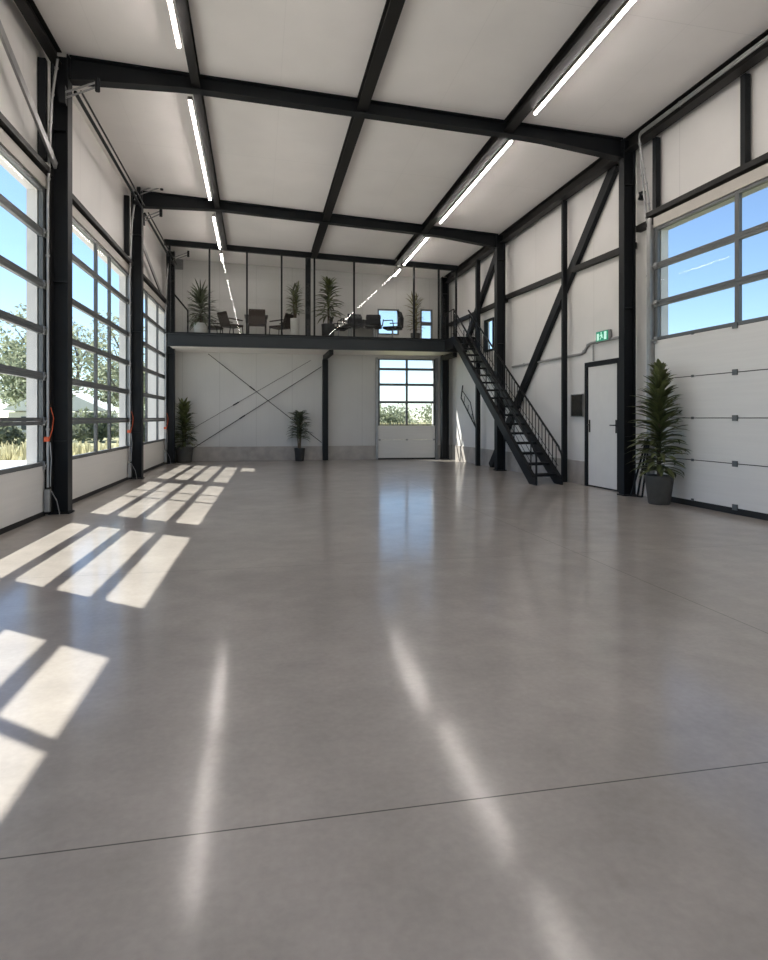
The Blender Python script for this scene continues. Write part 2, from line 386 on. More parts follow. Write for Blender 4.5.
def girt(f, y0, y1, z, label, d0=.2, d1=.29, h=.10, z1=None):
    z1 = z if z1 is None else z1
    mb = MB().hexa([f(y0, d0, z-h/2), f(y1, d0, z1-h/2), f(y1, d1, z1-h/2), f(y0, d1, z-h/2), f(y0, d0, z+h/2), f(y1, d0, z1+h/2), f(y1, d1, z1+h/2), f(y0, d1, z+h/2)])
    tag(mb.build('wall_girt', M['steel2'], bevel=.003), label, 'rail', 'horizontal wall rails', S)
girt(Rr, 8.86, 13.66, 3.90, 'dark horizontal wall rail above the exit door and staircase', z1=3.98)
girt(Rr, 13.66, 17.6, 3.92, 'dark horizontal wall rail behind the top of the stairs')
girt(Rr, 8.36, 8.76, 4.12, 'short dark wall rail between column and right door header')

def brace(p, q, label):
    mb = MB(); mb.beam(p, q, .085, .20, up=(0, .7, .7))
    tag(mb.build('diagonal_brace', M['steel'], bevel=.004), label, 'brace', 'diagonal wall braces', S)
brace(Rr(9.35, .245, 5.36), Rr(14.55, .245, .02), 'long dark diagonal brace passing behind the staircase')
brace(Rr(14.0, .245, 5.28), Rr(16.15, .245, 3.36), 'dark diagonal brace above the stair landing')

# rods on the rear wall
def rod(p, q, label, r=.010):
    mb = MB().tube([p, q], r, 6)
    o = thing('tension_rod', tuple((Vector(p)+Vector(q))/2), label, 'rod', 'bracing rods on the rear wall')
    mb.build('rod', M['steel'], o)
    d = (Vector(q)-Vector(p)).normalized(); c = Vector(p)*.62+Vector(q)*.38
    MB().tube([c-d*.09, c+d*.09], .017, 8).build('turnbuckle', M['steel'], o)
rod(B(-1.32, .14, 2.97), B(1.80, .14, .50), 'dark rod falling from upper left to lower right on the rear wall')
rod(B(-1.75, .09, .35), B(1.80, .09, 2.66), 'lower dark rod rising to the right on the rear wall')
rod(B(-1.85, .045, .84), B(1.50, .045, 2.84), 'thin upper rod rising to the right on the rear wall', .006)

# ------------------------------------------------------------------ sectional doors
def sect_door(name, f, y0, y1, mull, label, solid, glazed, ztop, panel_hinges=(), dd=.235, sill_seal=.03):
    c = f((y0+y1)/2, dd, 0); o = thing(name, (c[0], c[1], 0), label, 'door', 'sectional overhead doors', S)
    t = .045
    for i, (a, b) in enumerate(solid):
        MB().box(f, y0, y1, dd, dd+t, a+.005, b-.005).build('panel', M['doorwhite'], o, bevel=.004)
    for a, b in solid: MB().box(f, y0+.01, y1-.01, dd+.006, dd+t-.004, b-.02, b+.02).build('joint_seal', M['seal'], o)
    mb = MB().box(f, y0, y1, dd-.004, dd+t+.004, .0, solid[0][0]+.03); mb.build('bottom_seal', M['seal'], o)
    for i, (a, b) in enumerate(glazed):
        fr = MB(); st, rl = .07, .045
        fr.box(f, y0, y1, dd-.004, dd+t, a+.002, a+rl).box(f, y0, y1, dd-.004, dd+t, b-rl, b-.002)
        edges = [y0]+list(mull)+[y1]
        for k, yy in enumerate(edges):
            w0, w1 = (0, st) if k == 0 else ((-st, 0) if k == len(edges)-1 else (-st*.5, st*.5))
            fr.box(f, yy+w0, yy+w1, dd-.002, dd+t-.002, a+rl, b-rl)
        s = fr.build('glazed_section', M['doorframe'], o)
        gl = MB()
        for k in range(len(edges)-1):
            gl.box(f, edges[k]+.03, edges[k+1]-.03, dd+.02, dd+.026, a+rl-.01, b-rl+.01)
        gl.build('glazing', M['glass'], s)
    # header strip, tracks, hinges
    MB().box(f, y0-.02, y1+.02, dd-.02, dd+.06, ztop, ztop+.15).build('header_strip', M['header'], o)
    MB().box(f, y0-.1, y1+.1, dd-.07, dd+.05, ztop+.18, ztop+.25).build('header_rail', M['steel2'], o)
    for yy in (y0-.085, y1+.01):
        mb = MB(); mb.box(f, yy+.0, yy+.012, dd-.06, dd+.05, .02, ztop+.15).box(f, yy+.012, yy+.07, dd-.065, dd-.053, .02, ztop+.15)
        mb.box(f, yy+.012, yy+.07, dd+.03, dd+.05, .02, ztop+.15)
        mb.build('track', M['track'] if f is Rr else M['steel2'], o)
    zs = [b for a, b in solid]+[b for a, b in glazed][:-1]
    for yy in (y0+.0, y1-.07):
        for z in zs:
            mb = MB().box(f, yy, yy+.07, dd-.022, dd-.004, z-.05, z+.05); mb.tube([f(yy-.02, dd-.03, z), f(yy+.09, dd-.03, z)], .016, 8)
            mb.build('roller_hinge', M['track'], o)
    for yy in panel_hinges:
        for z in [solid[0][0]+.04]+[b for a, b in solid]:
            k = 1. if yy != 7.55 else .45
            MB().box(f, yy-.04*k, yy+.04*k, dd-.018, dd-.003, z-.036*k, z+.036*k).build('hinge_plate', M['doorframe'], o)
    return o
rows = [(.62, 1.16), (1.16, 1.71), (1.71, 2.27), (2.27, 2.83), (2.83, 3.46), (3.46, 4.02)]
sect_door('door_1', L, *DOORS_L[0], (1.6, 2.9, 4.15), 'glazed sectional door nearest the entrance on the sunny side', [(.03, .62)], rows, DZ)
sect_door('door_2', L, *DOORS_L[1], (), 'glazed sectional door cut by the left picture edge', [(.03, .62)], rows, DZ)
sect_door('door_3', L, *DOORS_L[2], (10.76, 11.61), 'glazed sectional door between the two left steel columns', [(.03, .62)], rows, DZ)
sect_door('door_4', L, *DOORS_L[3], (14.9, 16.28), 'farthest glazed sectional door on the left wall', [(.03, .62)], rows, DZ)
sect_door('door_5', Rr, *RD, (4.7, 6.78), 'sectional door on the right with white lower panels and glazed top', [(.05, .63), (.63, 1.2), (1.2, 1.77), (1.77, 2.35)], [(2.35, 2.89), (2.89, 3.45), (3.45, 4.02)], DZ, panel_hinges=(6.80, 7.55, 4.7))
# rear door: simpler jambs, no header rail below the gallery
o = thing('door_6', B(4.28, 0, 0), 'small sectional door in the rear wall with a glazed upper half', 'door', kind=S)
for a, b in ((.04, .57), (.57, .98)):
    MB().box(B, BD[0], BD[1], .0, .045, a, b-.006).build('panel', M['doorwhite'], o, bevel=.004)
MB().box(B, BD[0], BD[1], -.004, .049, 0, .04).build('bottom_seal', M['seal'], o)
for a, b in ((.98, 1.66), (1.66, 2.17), (2.17, 2.62), (2.62, 2.92)):
    fr = MB(); fr.box(B, BD[0], BD[1], 0, .048, a, a+.035).box(B, BD[0], BD[1], 0, .048, b-.035, b)
    for x, w in ((BD[0], .05), (4.285-.03, .06), (BD[1]-.05, .05)): fr.box(B, x, x+w, .001, .047, a+.035, b-.035)
    s = fr.build('glazed_section', M['doorframe'], o)
    g = MB(); g.box(B, BD[0]+.03, 4.27, .02, .026, a+.03, b-.03).box(B, 4.30, BD[1]-.03, .02, .026, a+.03, b-.03); g.build('glazing', M['glass'], s)
for x in (BD[0]-.07, BD[1]+.01): MB().box(B, x, x+.06, .0, .08, 0, 2.95).build('track', M['track'], o)
for x in (BD[0]+.04, 4.285, BD[1]-.04): MB().box(B, x-.03, x+.03, .045, .06, .545, .59).build('hinge_plate', M['boxgrey'], o)

# ------------------------------------------------------------------ exit door, sign, box, conduits
o = thing('door_7', Rr(9.78, WD, 0), 'white exit door in a dark frame beside the steel column', 'door', kind=S)
y0, y1 = 9.22, 10.27
mb = MB().box(Rr, y0, y0+.07, .22, WD, 0, 2.18).box(Rr, y1-.08, y1, .22, WD, 0, 2.18).box(Rr, y0+.07, y1-.08, .22, WD, 2.10, 2.18)
mb.build('door_frame', M['steel'], o, bevel=.004)
lf = MB().box(Rr, y0+.075, y1-.085, .245, .29, .025, 2.095).build('door_leaf', M['doorleaf'], o, bevel=.003)
MB().box(Rr, y0+.07, y1-.08, .25, WD, 0, .02).build('threshold', M['seal'], o)
for yy, sgn in ((y1-.13, -1), (y0+.12, 1)):
    MB().box(Rr, yy-.02, yy+.02, .237, .246, .95, 1.17).tube([Rr(yy, .24, 1.08), Rr(yy, .19, 1.08), Rr(yy+sgn*.10, .19, 1.08)], .010, 8).build('door_handle', M['black'], lf)
for z in (.25, 1.0, 1.85): MB().tube([Rr(y0+.075, .235, z-.05), Rr(y0+.075, .235, z+.05)], .010, 8).build('hinge', M['track'], o)

o = thing('exit_sign', Rr(9.72, .2, 2.5), 'small green emergency exit sign above the white door', 'sign')
MB().box(Rr, 9.53, 9.90, .22, .28, 2.50, 2.68).build('housing', M['boxgrey'], o, bevel=.004)
fc = MB().box(Rr, 9.54, 9.89, .214, .219, 2.51, 2.67).build('sign_face', M['green'], o)
mb = MB()                                        # doorway, running figure and arrow
mb.box(Rr, 9.575, 9.645, .210, .2135, 2.525, 2.655)
mb.box(Rr, 9.80, 9.86, .210, .2135, 2.525, 2.64)
mb.box(Rr, 9.715, 9.745, .210, .2135, 2.63, 2.655)
mb.beam(Rr(9.735, .212, 2.62), Rr(9.715, .212, 2.575), .003, .028)
mb.beam(Rr(9.72, .212, 2.58), Rr(9.675, .212, 2.56), .003, .016); mb.beam(Rr(9.72, .212, 2.58), Rr(9.765, .212, 2.535), .003, .016)
mb.beam(Rr(9.735, .212, 2.615), Rr(9.685, .212, 2.60), .003, .012); mb.beam(Rr(9.735, .212, 2.615), Rr(9.775, .212, 2.59), .003, .012)
tag(mb.build('pictogram', M['signwhite'], fc), 'pale running figure and doorway')

o = thing('control_panel', Rr(10.58, .25, 1.42), 'dark square screen on a pale box left of the exit door', 'control box')
MB().box(Rr, 10.41, 10.81, .25, WD-.012, 1.22, 1.64).build('housing', M['boxgrey'], o, bevel=.006)
MB().box(Rr, 10.39, 10.74, .225, .25, 1.235, 1.625).build('screen', M['screen'], o, bevel=.004)

def conduit(pts, r, name, label, m='track', group=None, clip=True):
    pts = [Vector(p) for p in pts]
    c = sum(pts, Vector())/len(pts)
    o = thing(name, tuple(pts[0]), label, 'pipe', group)
    # round the corners
    out = [pts[0]]
    for a, b, d in zip(pts, pts[1:], pts[2:]):
        k = min(.08, (b-a).length*.4, (d-b).length*.4)
        p, q = b+(a-b).normalized()*k, b+(d-b).normalized()*k
        for t in (0, .25, .5, .75, 1): out.append(p*(1-t)**2+b*2*t*(1-t)+q*t*t)
    out.append(pts[-1])
    MB().tube(out, r, 8).build('pipe', M[m], o, smooth=True)
    if clip:
        for i in range(len(pts)-1):
            for t in (.2, .8):
                p = pts[i].lerp(pts[i+1], t); dd = (pts[i+1]-pts[i]).normalized()
                MB().tube([p-dd*.012, p+dd*.012], r*1.45, 8).build('pipe_clip', M['boxgrey'], o)
    return o
conduit([Rr(13.4, .275, 2.36), Rr(10.42, .275, 2.36), Rr(10.20, .275, 2.52), Rr(9.02, .275, 2.52)], .024, 'wall_conduit', 'grey conduit stepping up along the wall over the exit door', 'boxgrey')
conduit([Rr(10.08, .275, 2.50), Rr(10.08, .275, 2.2)], .012, 'cable_drop', 'short cable drop from the conduit to the exit door frame', 'boxgrey', clip=False)
conduit([Rr(4.0, .04, ZC(xr(4.0), 4.0)-.09), Rr(8.45, .04, ZC(xr(8.45), 8.45)-.09), Rr(8.52, .16, 4.7), Rr(8.50, .22, 4.1), Rr(8.50, .22, .3)], .017, 'wall_conduit', 'grey pipe along the right eaves dropping beside the right glazed door')
conduit([Rr(4.0, .0, ZC(xr(4.0), 4.0)-.15), Rr(8.40, .0, ZC(xr(8.40), 8.40)-.15), Rr(8.44, .14, 4.8), Rr(8.42, .20, 4.3)], .014, 'wall_conduit', 'second lower grey pipe along the right eaves')
o = thing('wall_hook', Rr(8.60, .26, 4.55), 'small dark hook on the wall above the right door corner', 'hook')
MB().tube([Rr(8.72, .26, 4.62), Rr(8.66, .18, 4.55), Rr(8.58, .14, 4.53), Rr(8.55, .14, 4.58), Rr(8.60, .15, 4.62)], .014, 8).build('hook', M['steel'], o)
MB().box(Rr, 8.66, 8.74, .24, WD, 4.56, 4.68).build('plate', M['steel'], o)

# left wall pipes and shafts
NB = ['between the nearest two left columns', 'between the second and third left columns']
for (a, b, tx) in ((8.4, 8.5, 'nearest left column'), (12.93, 13.05, 'second left column'), (17.12, 17.25, 'far left corner column')):
    ym = a-.03; PD = .19
    z1 = ZC(xl(ym), ym)-.32
    conduit([L(ym+.0, .08, z1+.15), L(ym, .15, z1-.4), L(ym, PD, 3.9), L(ym, PD, .35)], .017, 'chain_guide_pipe', 'pale vertical pipe fixed in front of the '+tx, group='pipes beside the left columns')
    o = thing('chain_hoist', L(ym, PD, .95), 'small orange red hand chain hoist on the pipe by the '+tx, 'hoist', 'door chain hoists')
    MB().box(L, ym-.03, ym+.03, PD-.02, PD+.04, .91, .97).build('bracket', M['orange'], o, bevel=.008)
    MB().tube([L(ym-.02, PD-.025, .95), L(ym+.0, PD-.05, 1.05), L(ym+.02, PD-.06, 1.2), L(ym+.01, PD-.03, 1.33)], .005, 6).build('cord', M['orange'], o)
    MB().tube([L(ym-.01, PD-.03, .9), L(ym+.0, PD-.04, .7), L(ym+.0, PD-.03, .45), L(ym+.0, PD-.03, .36)], .006, 6).build('chain', M['track'], o)
    o = thing('junction_box', L(ym, PD, .1), 'small grey switch box at the foot of the pipe by the '+tx, 'switch box', 'boxes at the column feet')
    MB().box(L, ym-.04, ym+.03, PD-.03, PD+.03, .05, .33).build('housing', M['track'], o, bevel=.006)
    MB().tube([L(ym+.0, PD-.04, .30), L(ym+.01, PD-.10, .18), L(ym+.015, PD-.13, .012)], .006, 6).build('cable', M['track'], o)
def shaft(y0, y1, z, label):
    o = thing('door_shaft', L((y0+y1)/2, .03, z), label, 'shaft', 'counterweight shafts')
    z += .09; MB().tube([L(y0, .0, z-.02), L(y1, .0, z-.13)], .024, 10).build('shaft_pipe', M['steel'], o)
    MB().tube([L(y0, -.07, z+.0), L(y1, -.07, z-.11)], .014, 8).build('guide_pipe', M['steel2'], o)
    MB().lathe([(.05, -.03), (.055, -.02), (.055, .02), (.05, .03)], L(y1-.1, .08, z-.09), 16).build('pulley', M['steel'], o)
shaft(8.8, 12.95, 5.36, 'long dark double pipe under the roof between the nearest and the second left column')
shaft(13.35, 17.2, 5.24, 'long dark double pipe under the roof above the farthest glazed door')
def arm(y, z, reach, label):
    o = thing('pipe_bracket', L(y, 0, z), label, 'bracket', 'bracket arms under the roof')
    a, b = L(y, .04, z-.05), L(y-.05, -reach, z+.10)
    MB().tube([a, b], .012, 6).build('upper_tube', M['track'], o)
    MB().tube([L(y, .04, z-.12), L(y-.05, -reach, z+.04)], .012, 6).build('lower_tube', M['track'], o)
    c = Vector(b)+Vector((.02, 0, -.03))
    MB().tube([c+Vector((0, 0, -.08)), c+Vector((0, 0, .08))], .03, 10).build('end_clamp', M['steel'], o)
    MB().box(L, y-.03, y+.06, .0, .07, z-.18, z+.04).build('mount', M['steel'], o)
arm(8.42, 5.27, .36, 'bracket arm reaching from the nearest left column under the first roof beam')
arm(12.95, 5.66, .38, 'bracket arm reaching from the second left column above the second roof beam')
arm(13.34, 5.26, .30, 'small bracket arm behind the second left column under its beam')
arm(17.1, 5.40, .36, 'bracket arm under the roof near the far left corner')
def lbar(p, q, label):
    tag(MB().beam(p, q, .03, .10).build('wall_strut', M['track']), label, 'strut', 'slanting struts on the left wall', S)
lbar(L(6.2, .2, 5.5), L(8.44, .12, 4.32), 'grey slanting strut above the glazed door at the left picture edge')
lbar(L(13.75, .2, 5.0), L(16.5, .2, 4.3), 'dark slanting strut above the farthest glazed door')

# ------------------------------------------------------------------ strip lights
def strip(x, y0, y1, label, side):
    ym = (y0+y1)/2
    o = thing('strip_light', (x, ym, ZC(x, ym)-.14), label, 'light', 'linear strip lights')
    z = lambda y: ZC(x, y)-.15
    MB().beam((x, y0, z(y0)), (x, y1, z(y1)), .06, .05).build('housing', M['ledbody'], o)
    MB().beam((x, y0+.01, z(y0)-.030), (x, y1-.01, z(y1)-.030), .033, .020).build('diffuser', M['led'], o)
    for t in (.1, .5, .9):
        y = y0+(y1-y0)*t; MB().beam((x, y, z(y)+.02), (x, y, ZC(x, y)), .012, .012, up=(1, 0, 0)).build('hanger', M['ledbody'], o)
for nm, x in (('left', -.90), ('right', 3.78)):
    strip(x, -2.6, 3.9, f'strip light of the {nm} row nearest the entrance end', 0)
    strip(x, 4.3, 7.75 if nm == 'left' else 8.15, f'strip light of the {nm} row in front of the nearest roof beam', 0)
    strip(x, 8.95, 12.75, f'strip light of the {nm} row between the two roof beams', 0)
    strip(x, 16.55, 17.3, f'strip light of the {nm} row inside the glazed gallery', 0)
    strip(x, 13.75, 16.1, f'strip light of the {nm} row just before the glazed gallery', 0)

# ------------------------------------------------------------------ gallery
xL, xR = xl(MY), xr(MY)+.28
o = thing('gallery_platform', (1.5, MY, 3.0), 'dark edged gallery floor with white underside across the far end', 'platform', kind=S)
mb = MB().box(P, xL-.02, xR, MY, MY+.018, 2.985, MZ).box(P, xL-.02, xR, MY+.018, MY+.09, MZ-.016, MZ).box(P, xL-.02, xR, MY-.05, MY+.09, 2.985, 3.0)
mb.box(P, xL-.02, xR, MY-.05, MY, MZ-.014, MZ)
mb.build('edge_beam', M['fascia'], o)
mb = MB(); mb.hexa([(xL-.02, MY+.09, 3.02), (xR, MY+.09, 3.02), (xR, yb(xR), 3.02), (xL-.02, yb(xL), 3.02), (xL-.02, MY+.09, MZ-.03), (xR, MY+.09, MZ-.03), (xR, yb(xR), MZ-.03), (xL-.02, yb(xL), MZ-.03)])
tag(mb.build('soffit', M['soffit'], o), 'white gallery underside')
mb = MB(); mb.hexa([(xL-.02, MY+.09, MZ-.03), (xR, MY+.09, MZ-.03), (xR, yb(xR), MZ-.03), (xL-.02, yb(xL), MZ-.03), (xL-.02, MY+.09, MZ), (xR, MY+.09, MZ), (xR, yb(xR), MZ), (xL-.02, yb(xL), MZ)])
mb.build('deck', M['plinth'], o)

gy = MY+.06
o = thing('glass_partition', (1.5, gy, MZ), 'floor to roof glass partition with slim dark frames along the gallery', 'partition')
mull = [xL+.02, -1.17, -.25, .62, 1.46, 2.50, 4.12, 4.81, 5.30]
zt = lambda x: ZC(x, gy)-.14
for x in mull: MB().box(P, x-.022, x+.022, gy-.03, gy+.03, MZ, zt(x)).build('mullion', M['steel'], o)
for a, b in zip(mull, mull[1:]):
    mb = MB(); mb.hexa([(a+.02, gy-.005, MZ+.04), (b-.02, gy-.005, MZ+.04), (b-.02, gy+.005, MZ+.04), (a+.02, gy+.005, MZ+.04), (a+.02, gy-.005, zt(a)), (b-.02, gy-.005, zt(b)), (b-.02, gy+.005, zt(b)), (a+.02, gy+.005, zt(a))])
    mb.build('glass_pane', M['pglass'], o)
a, b = xL-.1, 5.33
mb = MB(); mb.hexa([(a, gy-.05, zt(a)), (b, gy-.05, zt(b)), (b, gy+.05, zt(b)), (a, gy+.05, zt(a)), (a, gy-.05, ZC(a, gy)-.002), (b, gy-.05, ZC(b, gy)-.002), (b, gy+.05, ZC(b, gy)-.002), (a, gy+.05, ZC(a, gy)-.002)])
mb.build('head_rail', M['steel'], o)
MB().box(P, a, b, gy-.025, gy+.025, MZ, MZ+.04).build('floor_rail', M['steel'], o)
o = MB().box(P, 1.24, 1.37, gy+.05, gy+.2, MZ, lambda x, y: ZC(x, y)-.01).build('gallery_post', M['steel'], bevel=.004)
tag(o, 'thick dark post behind the middle of the gallery glass', 'post', kind=S)
o = thing('handrail', (-1.9, 16.7, MZ), 'dark handrail at the left end inside the gallery', 'handrail')
MB().tube([(-2.05, 16.5, 4.32), (-1.78, 17.2, 4.02), (-1.78, 17.2, MZ)], .022, 8).build('rail', M['steel'], o)

for i, (a, b, c, d) in enumerate(WN):
    o = thing(f'window_{i+1}', B((a+b)/2, 0, c), ['wide window in the gallery rear wall behind the office chair', 'narrow tall window in the gallery rear wall behind the yellowish plant'][i], 'window', kind=S)
    mb = MB().box(Bo, a, a+.04, -.01, .08, c, d).box(Bo, b-.04, b, -.01, .08, c, d).box(Bo, a+.04, b-.04, -.01, .08, c, c+.04).box(Bo, a+.04, b-.04, -.01, .08, d-.04, d)
    if i == 1: mb.box(Bo, a+.04, b-.04, -.01, .08, 3.92, 4.02)
    mb.build('window_frame', M['doorframe'], o)
    MB().box(Bo, a+.03, b-.03, .03, .036, c+.03, d-.03).build('pane', M['glass'], o)
o = thing('window_3', Rr(14.8, WD, 2.9), 'narrow window in the right wall at the top of the stairs', 'window', kind=S)
a, b, c, d = W2
mb = MB().box(Rr, a, a+.05, .27, .36, c, d).box(Rr, b-.05, b, .27, .36, c, d).box(Rr, a+.05, b-.05, .27, .36, c, c+.05).box(Rr, a+.05, b-.05, .27, .36, d-.05, d)
mb.build('window_frame', M['steel'], o); MB().box(Rr, a+.04, b-.04, .31, .316, c+.04, d-.04).build('pane', M['glass'], o)

# ------------------------------------------------------------------ staircase
o = thing('staircase', (5.1, 10.5, 0), 'black open tread steel staircase rising to the gallery', 'staircase')
SY0, SY1 = 10.42, 15.5
xo = lambda y: 4.85+.020*(y-10.5)
xi = lambda y: 5.345
N = 18; rise = MZ/N; slope = MZ/(SY1-SY0)
def zs_(y): return (y-SY0)*slope
def stringer(fx, w, lab=None):
    mb = MB()
    ya, yb_ = SY0-.02, SY1
    hh = .15
    def pt(y, z, k): return (fx(y)+k, y, z)
    P_ = [(ya, 0), (ya+.30, 0), (yb_, zs_(yb_)-.20), (yb_, zs_(yb_)+.08), (ya, .10)]
    for k0, k1 in ((0, w),):
        va = [mb.bm.verts.new(pt(y, z, k0)) for y, z in P_]; vb = [mb.bm.verts.new(pt(y, z, k1)) for y, z in P_]
        mb.bm.faces.new(va); mb.bm.faces.new(vb[::-1])
        for i in range(5): mb.bm.faces.new((va[i], vb[i], vb[(i+1) % 5], va[(i+1) % 5]))
    # flange lips
    mb.beam(pt(ya+.1, zs_(ya+.1)+.095, w/2), pt(yb_, zs_(yb_)+.075, w/2), w+.05, .012)
    return mb.build('stringer', M['stair'], o)
stringer(xo, .02); stringer(xi, .02)
for k in range(1, N):
    z = rise*k; y = SY0+(SY1-SY0)*(k-.35)/N
    mb = MB().box(P, xo(y)+.02, xi(y), y-.02, y+.20, z-.03, z); mb.box(P, xo(y)+.02, xi(y), y-.025, y-.02+.002, z-.045, z)
    mb.build('tread', M['stair'], o)
# landing
mb = MB().box(P, xo(SY1), xr(15.9)+.27, SY1, MY-.05, MZ-.04, MZ-.003).box(P, xo(SY1), xo(SY1)+.018, SY1, MY-.05, 3.0, MZ-.04).box(P, xo(SY1)+.018, xi(SY1), SY1, SY1+.018, 3.02, MZ-.04)
mb.build('landing', M['stair'], o)
RH = .60
def rail(fx, k, label, dens, yend):
    pts = [(fx(SY1)+k, SY1+.0, zs_(SY1)+RH+.08)]
    yb0 = SY0+.12
    pts += [(fx(yb0)+k, yb0, zs_(yb0)+RH)]
    for t in range(1, 7):
        a = math.pi/2*t/6
        pts.append((fx(yb0)+k, yb0-.13*math.sin(a), RH-.05+zs_(yb0)-.16*(1-math.cos(a))))
    pts.append((fx(yb0)+k, yb0-.13, .02))
    return pts
for fx, k, lab, st in ((xo, .01, 'outer', .80), (xi, .01, 'inner', .145)):
    MB().tube(rail(fx, k, lab, st, 0), .020, 8).build('handrail', M['stair'], o, smooth=True)
    for hh in ((.25, .42) if lab == 'outer' else (.24,)):
        MB().tube([(fx(SY0+.14)+k, SY0+.14, zs_(SY0+.14)+hh), (fx(SY1)+k, SY1, zs_(SY1)+hh+.04)], .006, 6).build('mid_rail', M['stair'], o)
    y = SY0+.22
    while y < SY1:
        MB().tube([(fx(y)+k, y, zs_(y)+.05), (fx(y)+k, y, zs_(y)+RH)], .0085 if lab == 'inner' else .011, 6).build('baluster', M['stair'], o)
        y += st
# landing guard
xg = xo(SY1)+.01
MB().tube([(xg, SY1, MZ), (xg, SY1, MZ+RH+.1), (xg, MY-.1, MZ+RH+.1), (xg, MY-.1, MZ)], .018, 8).build('landing_rail', M['stair'], o)
for y in (15.72, 15.95): MB().tube([(xg, y, MZ), (xg, y, MZ+RH+.1)], .009, 6).build('baluster', M['stair'], o)

# thin black tubes against the wall beyond the stairs
o = thing('wall_rack', Rr(15.9, .2, 1.2), 'thin black folded metal frame against the wall beyond the staircase', 'rack')
mb = MB()
mb.tube([Rr(16.55, .25, 2.1), Rr(16.6, .22, 1.75), Rr(15.5, .22, .95), Rr(15.45, .22, .5)], .018, 6)
mb.tube([Rr(16.5, .22, 1.95), Rr(15.9, .22, 1.62), Rr(15.55, .22, 1.0)], .012, 6)
for t in (.2, .5, .8): mb.tube([Rr(16.5-t*.9, .22, 1.95-t*.8), Rr(16.6-t*1.05, .22, 1.7-t*.75)], .009, 6)
mb.build('frame', M['black'], o)
# folded stand behind the large plant
o = thing('folded_stand', Rr(8.52, .1, 0), 'dark folded stand leaning behind the large right plant', 'stand')
for a, b in (((8.62, .02, .015), (8.40, .12, .85)), ((8.52, .06, .015), (8.38, .14, .9)), ((8.46, .10, .015), (8.38, .15, .8))):
    MB().tube([Rr(*a), Rr(*b)], .016, 8).build('leg', M['steel'], o)
MB().box(Rr, 8.40, 8.48, .10, .16, .42, .48).build('clamp', M['steel'], o)
MB().tube([Rr(8.62, .02, .02), Rr(8.46, .10, .02)], .012, 6).build('foot_bar', M['steel'], o)

# ------------------------------------------------------------------ plants
def leafblade(mb, base, az, el, ln, w, droop, n=6, twist=0.):
    d = Vector((math.cos(az)*math.cos(el), math.sin(az)*math.cos(el), math.sin(el))); p = Vector(base)
    side = Vector((-math.sin(az), math.cos(az), 0)); l_, r_, mid = [], [], []
    for i in range(n+1):
        t = i/n; ww = w*.5*(math.sin(math.pi*(t*.86+.10))**.8 if t < 1 else 0.02)
        upn = side.cross(d).normalized()
        l_.append(p+side*ww-upn*ww*.35); r_.append(p-side*ww-upn*ww*.35); mid.append(p.copy())
        p = p+d*(ln/n)
        el2 = -droop/n
        d = (d+Vector((0, 0, el2))).normalized()
    a = [mb.bm.verts.new(q) for q in l_]; c = [mb.bm.verts.new(q) for q in mid]; b = [mb.bm.verts.new(q) for q in r_]
    for i in range(n):
        mb.bm.faces.new((a[i], c[i], c[i+1], a[i+1])); mb.bm.faces.new((c[i], b[i], b[i+1], c[i+1]))
def pot(o, r0, r1, h, m, loc):
    t = .02
    MB().lathe([(r0*.92, 0), (r0, .015), (r1*.99, h-.02), (r1, h-.008), (r1-.004, h), (r1-t, h), (r1-t-.006, h-.05)], loc, 32).build('pot', M[m], o, smooth=True)
    MB().lathe([(r1-t-.004, h-.06), (r1*.5, h-.045), (.01, h-.04)], loc, 20).build('soil', M['soil'], o)
def plant(name, loc, label, r0, r1, ph, pm, shape, lm, seed, group='potted plants'):
    rng = random.Random(seed); o = thing(name, loc, label, 'plant', group); loc = Vector(loc)
    pot(o, r0, r1, ph, pm, loc)
    H = shape['h']; st = MB()
    for (dx, dy) in shape.get('stems', [(0, 0)]):
        st.tube([loc+Vector((dx*.3, dy*.3, ph-.06)), loc+Vector((dx*.7, dy*.7, ph+H*.35)), loc+Vector((dx, dy, ph+H*.9))], [.022, .016, .006], 7)
    st.build('stem', M['stem'], o)
    mb = MB()
    for i in range(shape['n']):
        t = shape['t0']+(1-shape['t0'])*(i+rng.random())/shape['n']
        az = i*2.39996+rng.uniform(-.3, .3)
        dx, dy = rng.choice(shape.get('stems', [(0, 0)]))
        base = loc+Vector((dx*t, dy*t, ph+H*t*.93))
        ln = shape['len'](t)*rng.uniform(.8, 1.15)
        leafblade(mb, base, az, shape['el'](t)+rng.uniform(-.2, .2), ln, shape['w']*rng.uniform(.8, 1.2), shape['droop']*rng.uniform(.7, 1.3))
    bx = shape.get('box', (None,)*4)
    for v in mb.bm.verts:
        if bx[0] is not None: v.co.x = max(v.co.x, bx[0])
        if bx[1] is not None: v.co.x = min(v.co.x, bx[1])
        if bx[2] is not None: v.co.y = max(v.co.y, bx[2])
        if bx[3] is not None: v.co.y = min(v.co.y, bx[3])
    mb.build('foliage', M[lm], o, smooth=False, recalc=False)
    return o
plant('potted_dracaena', (xr(7.85)-.06, 7.85, 0), 'tall leafy plant in a grey pot beside the right sectional door', .145, .195, .40, 'potgrey',
      dict(h=1.56, n=270, t0=.03, len=lambda t: min(.44, .30+.8*t)*(1 if t < .55 else 1-1.25*(t-.55)), el=lambda t: .05+1.2*t, w=.072, droop=.8, box=(None, xr(7.85)+.20, None, None), stems=[(0, 0), (.04, .03), (-.02, .02)]), 'leaf', 3)
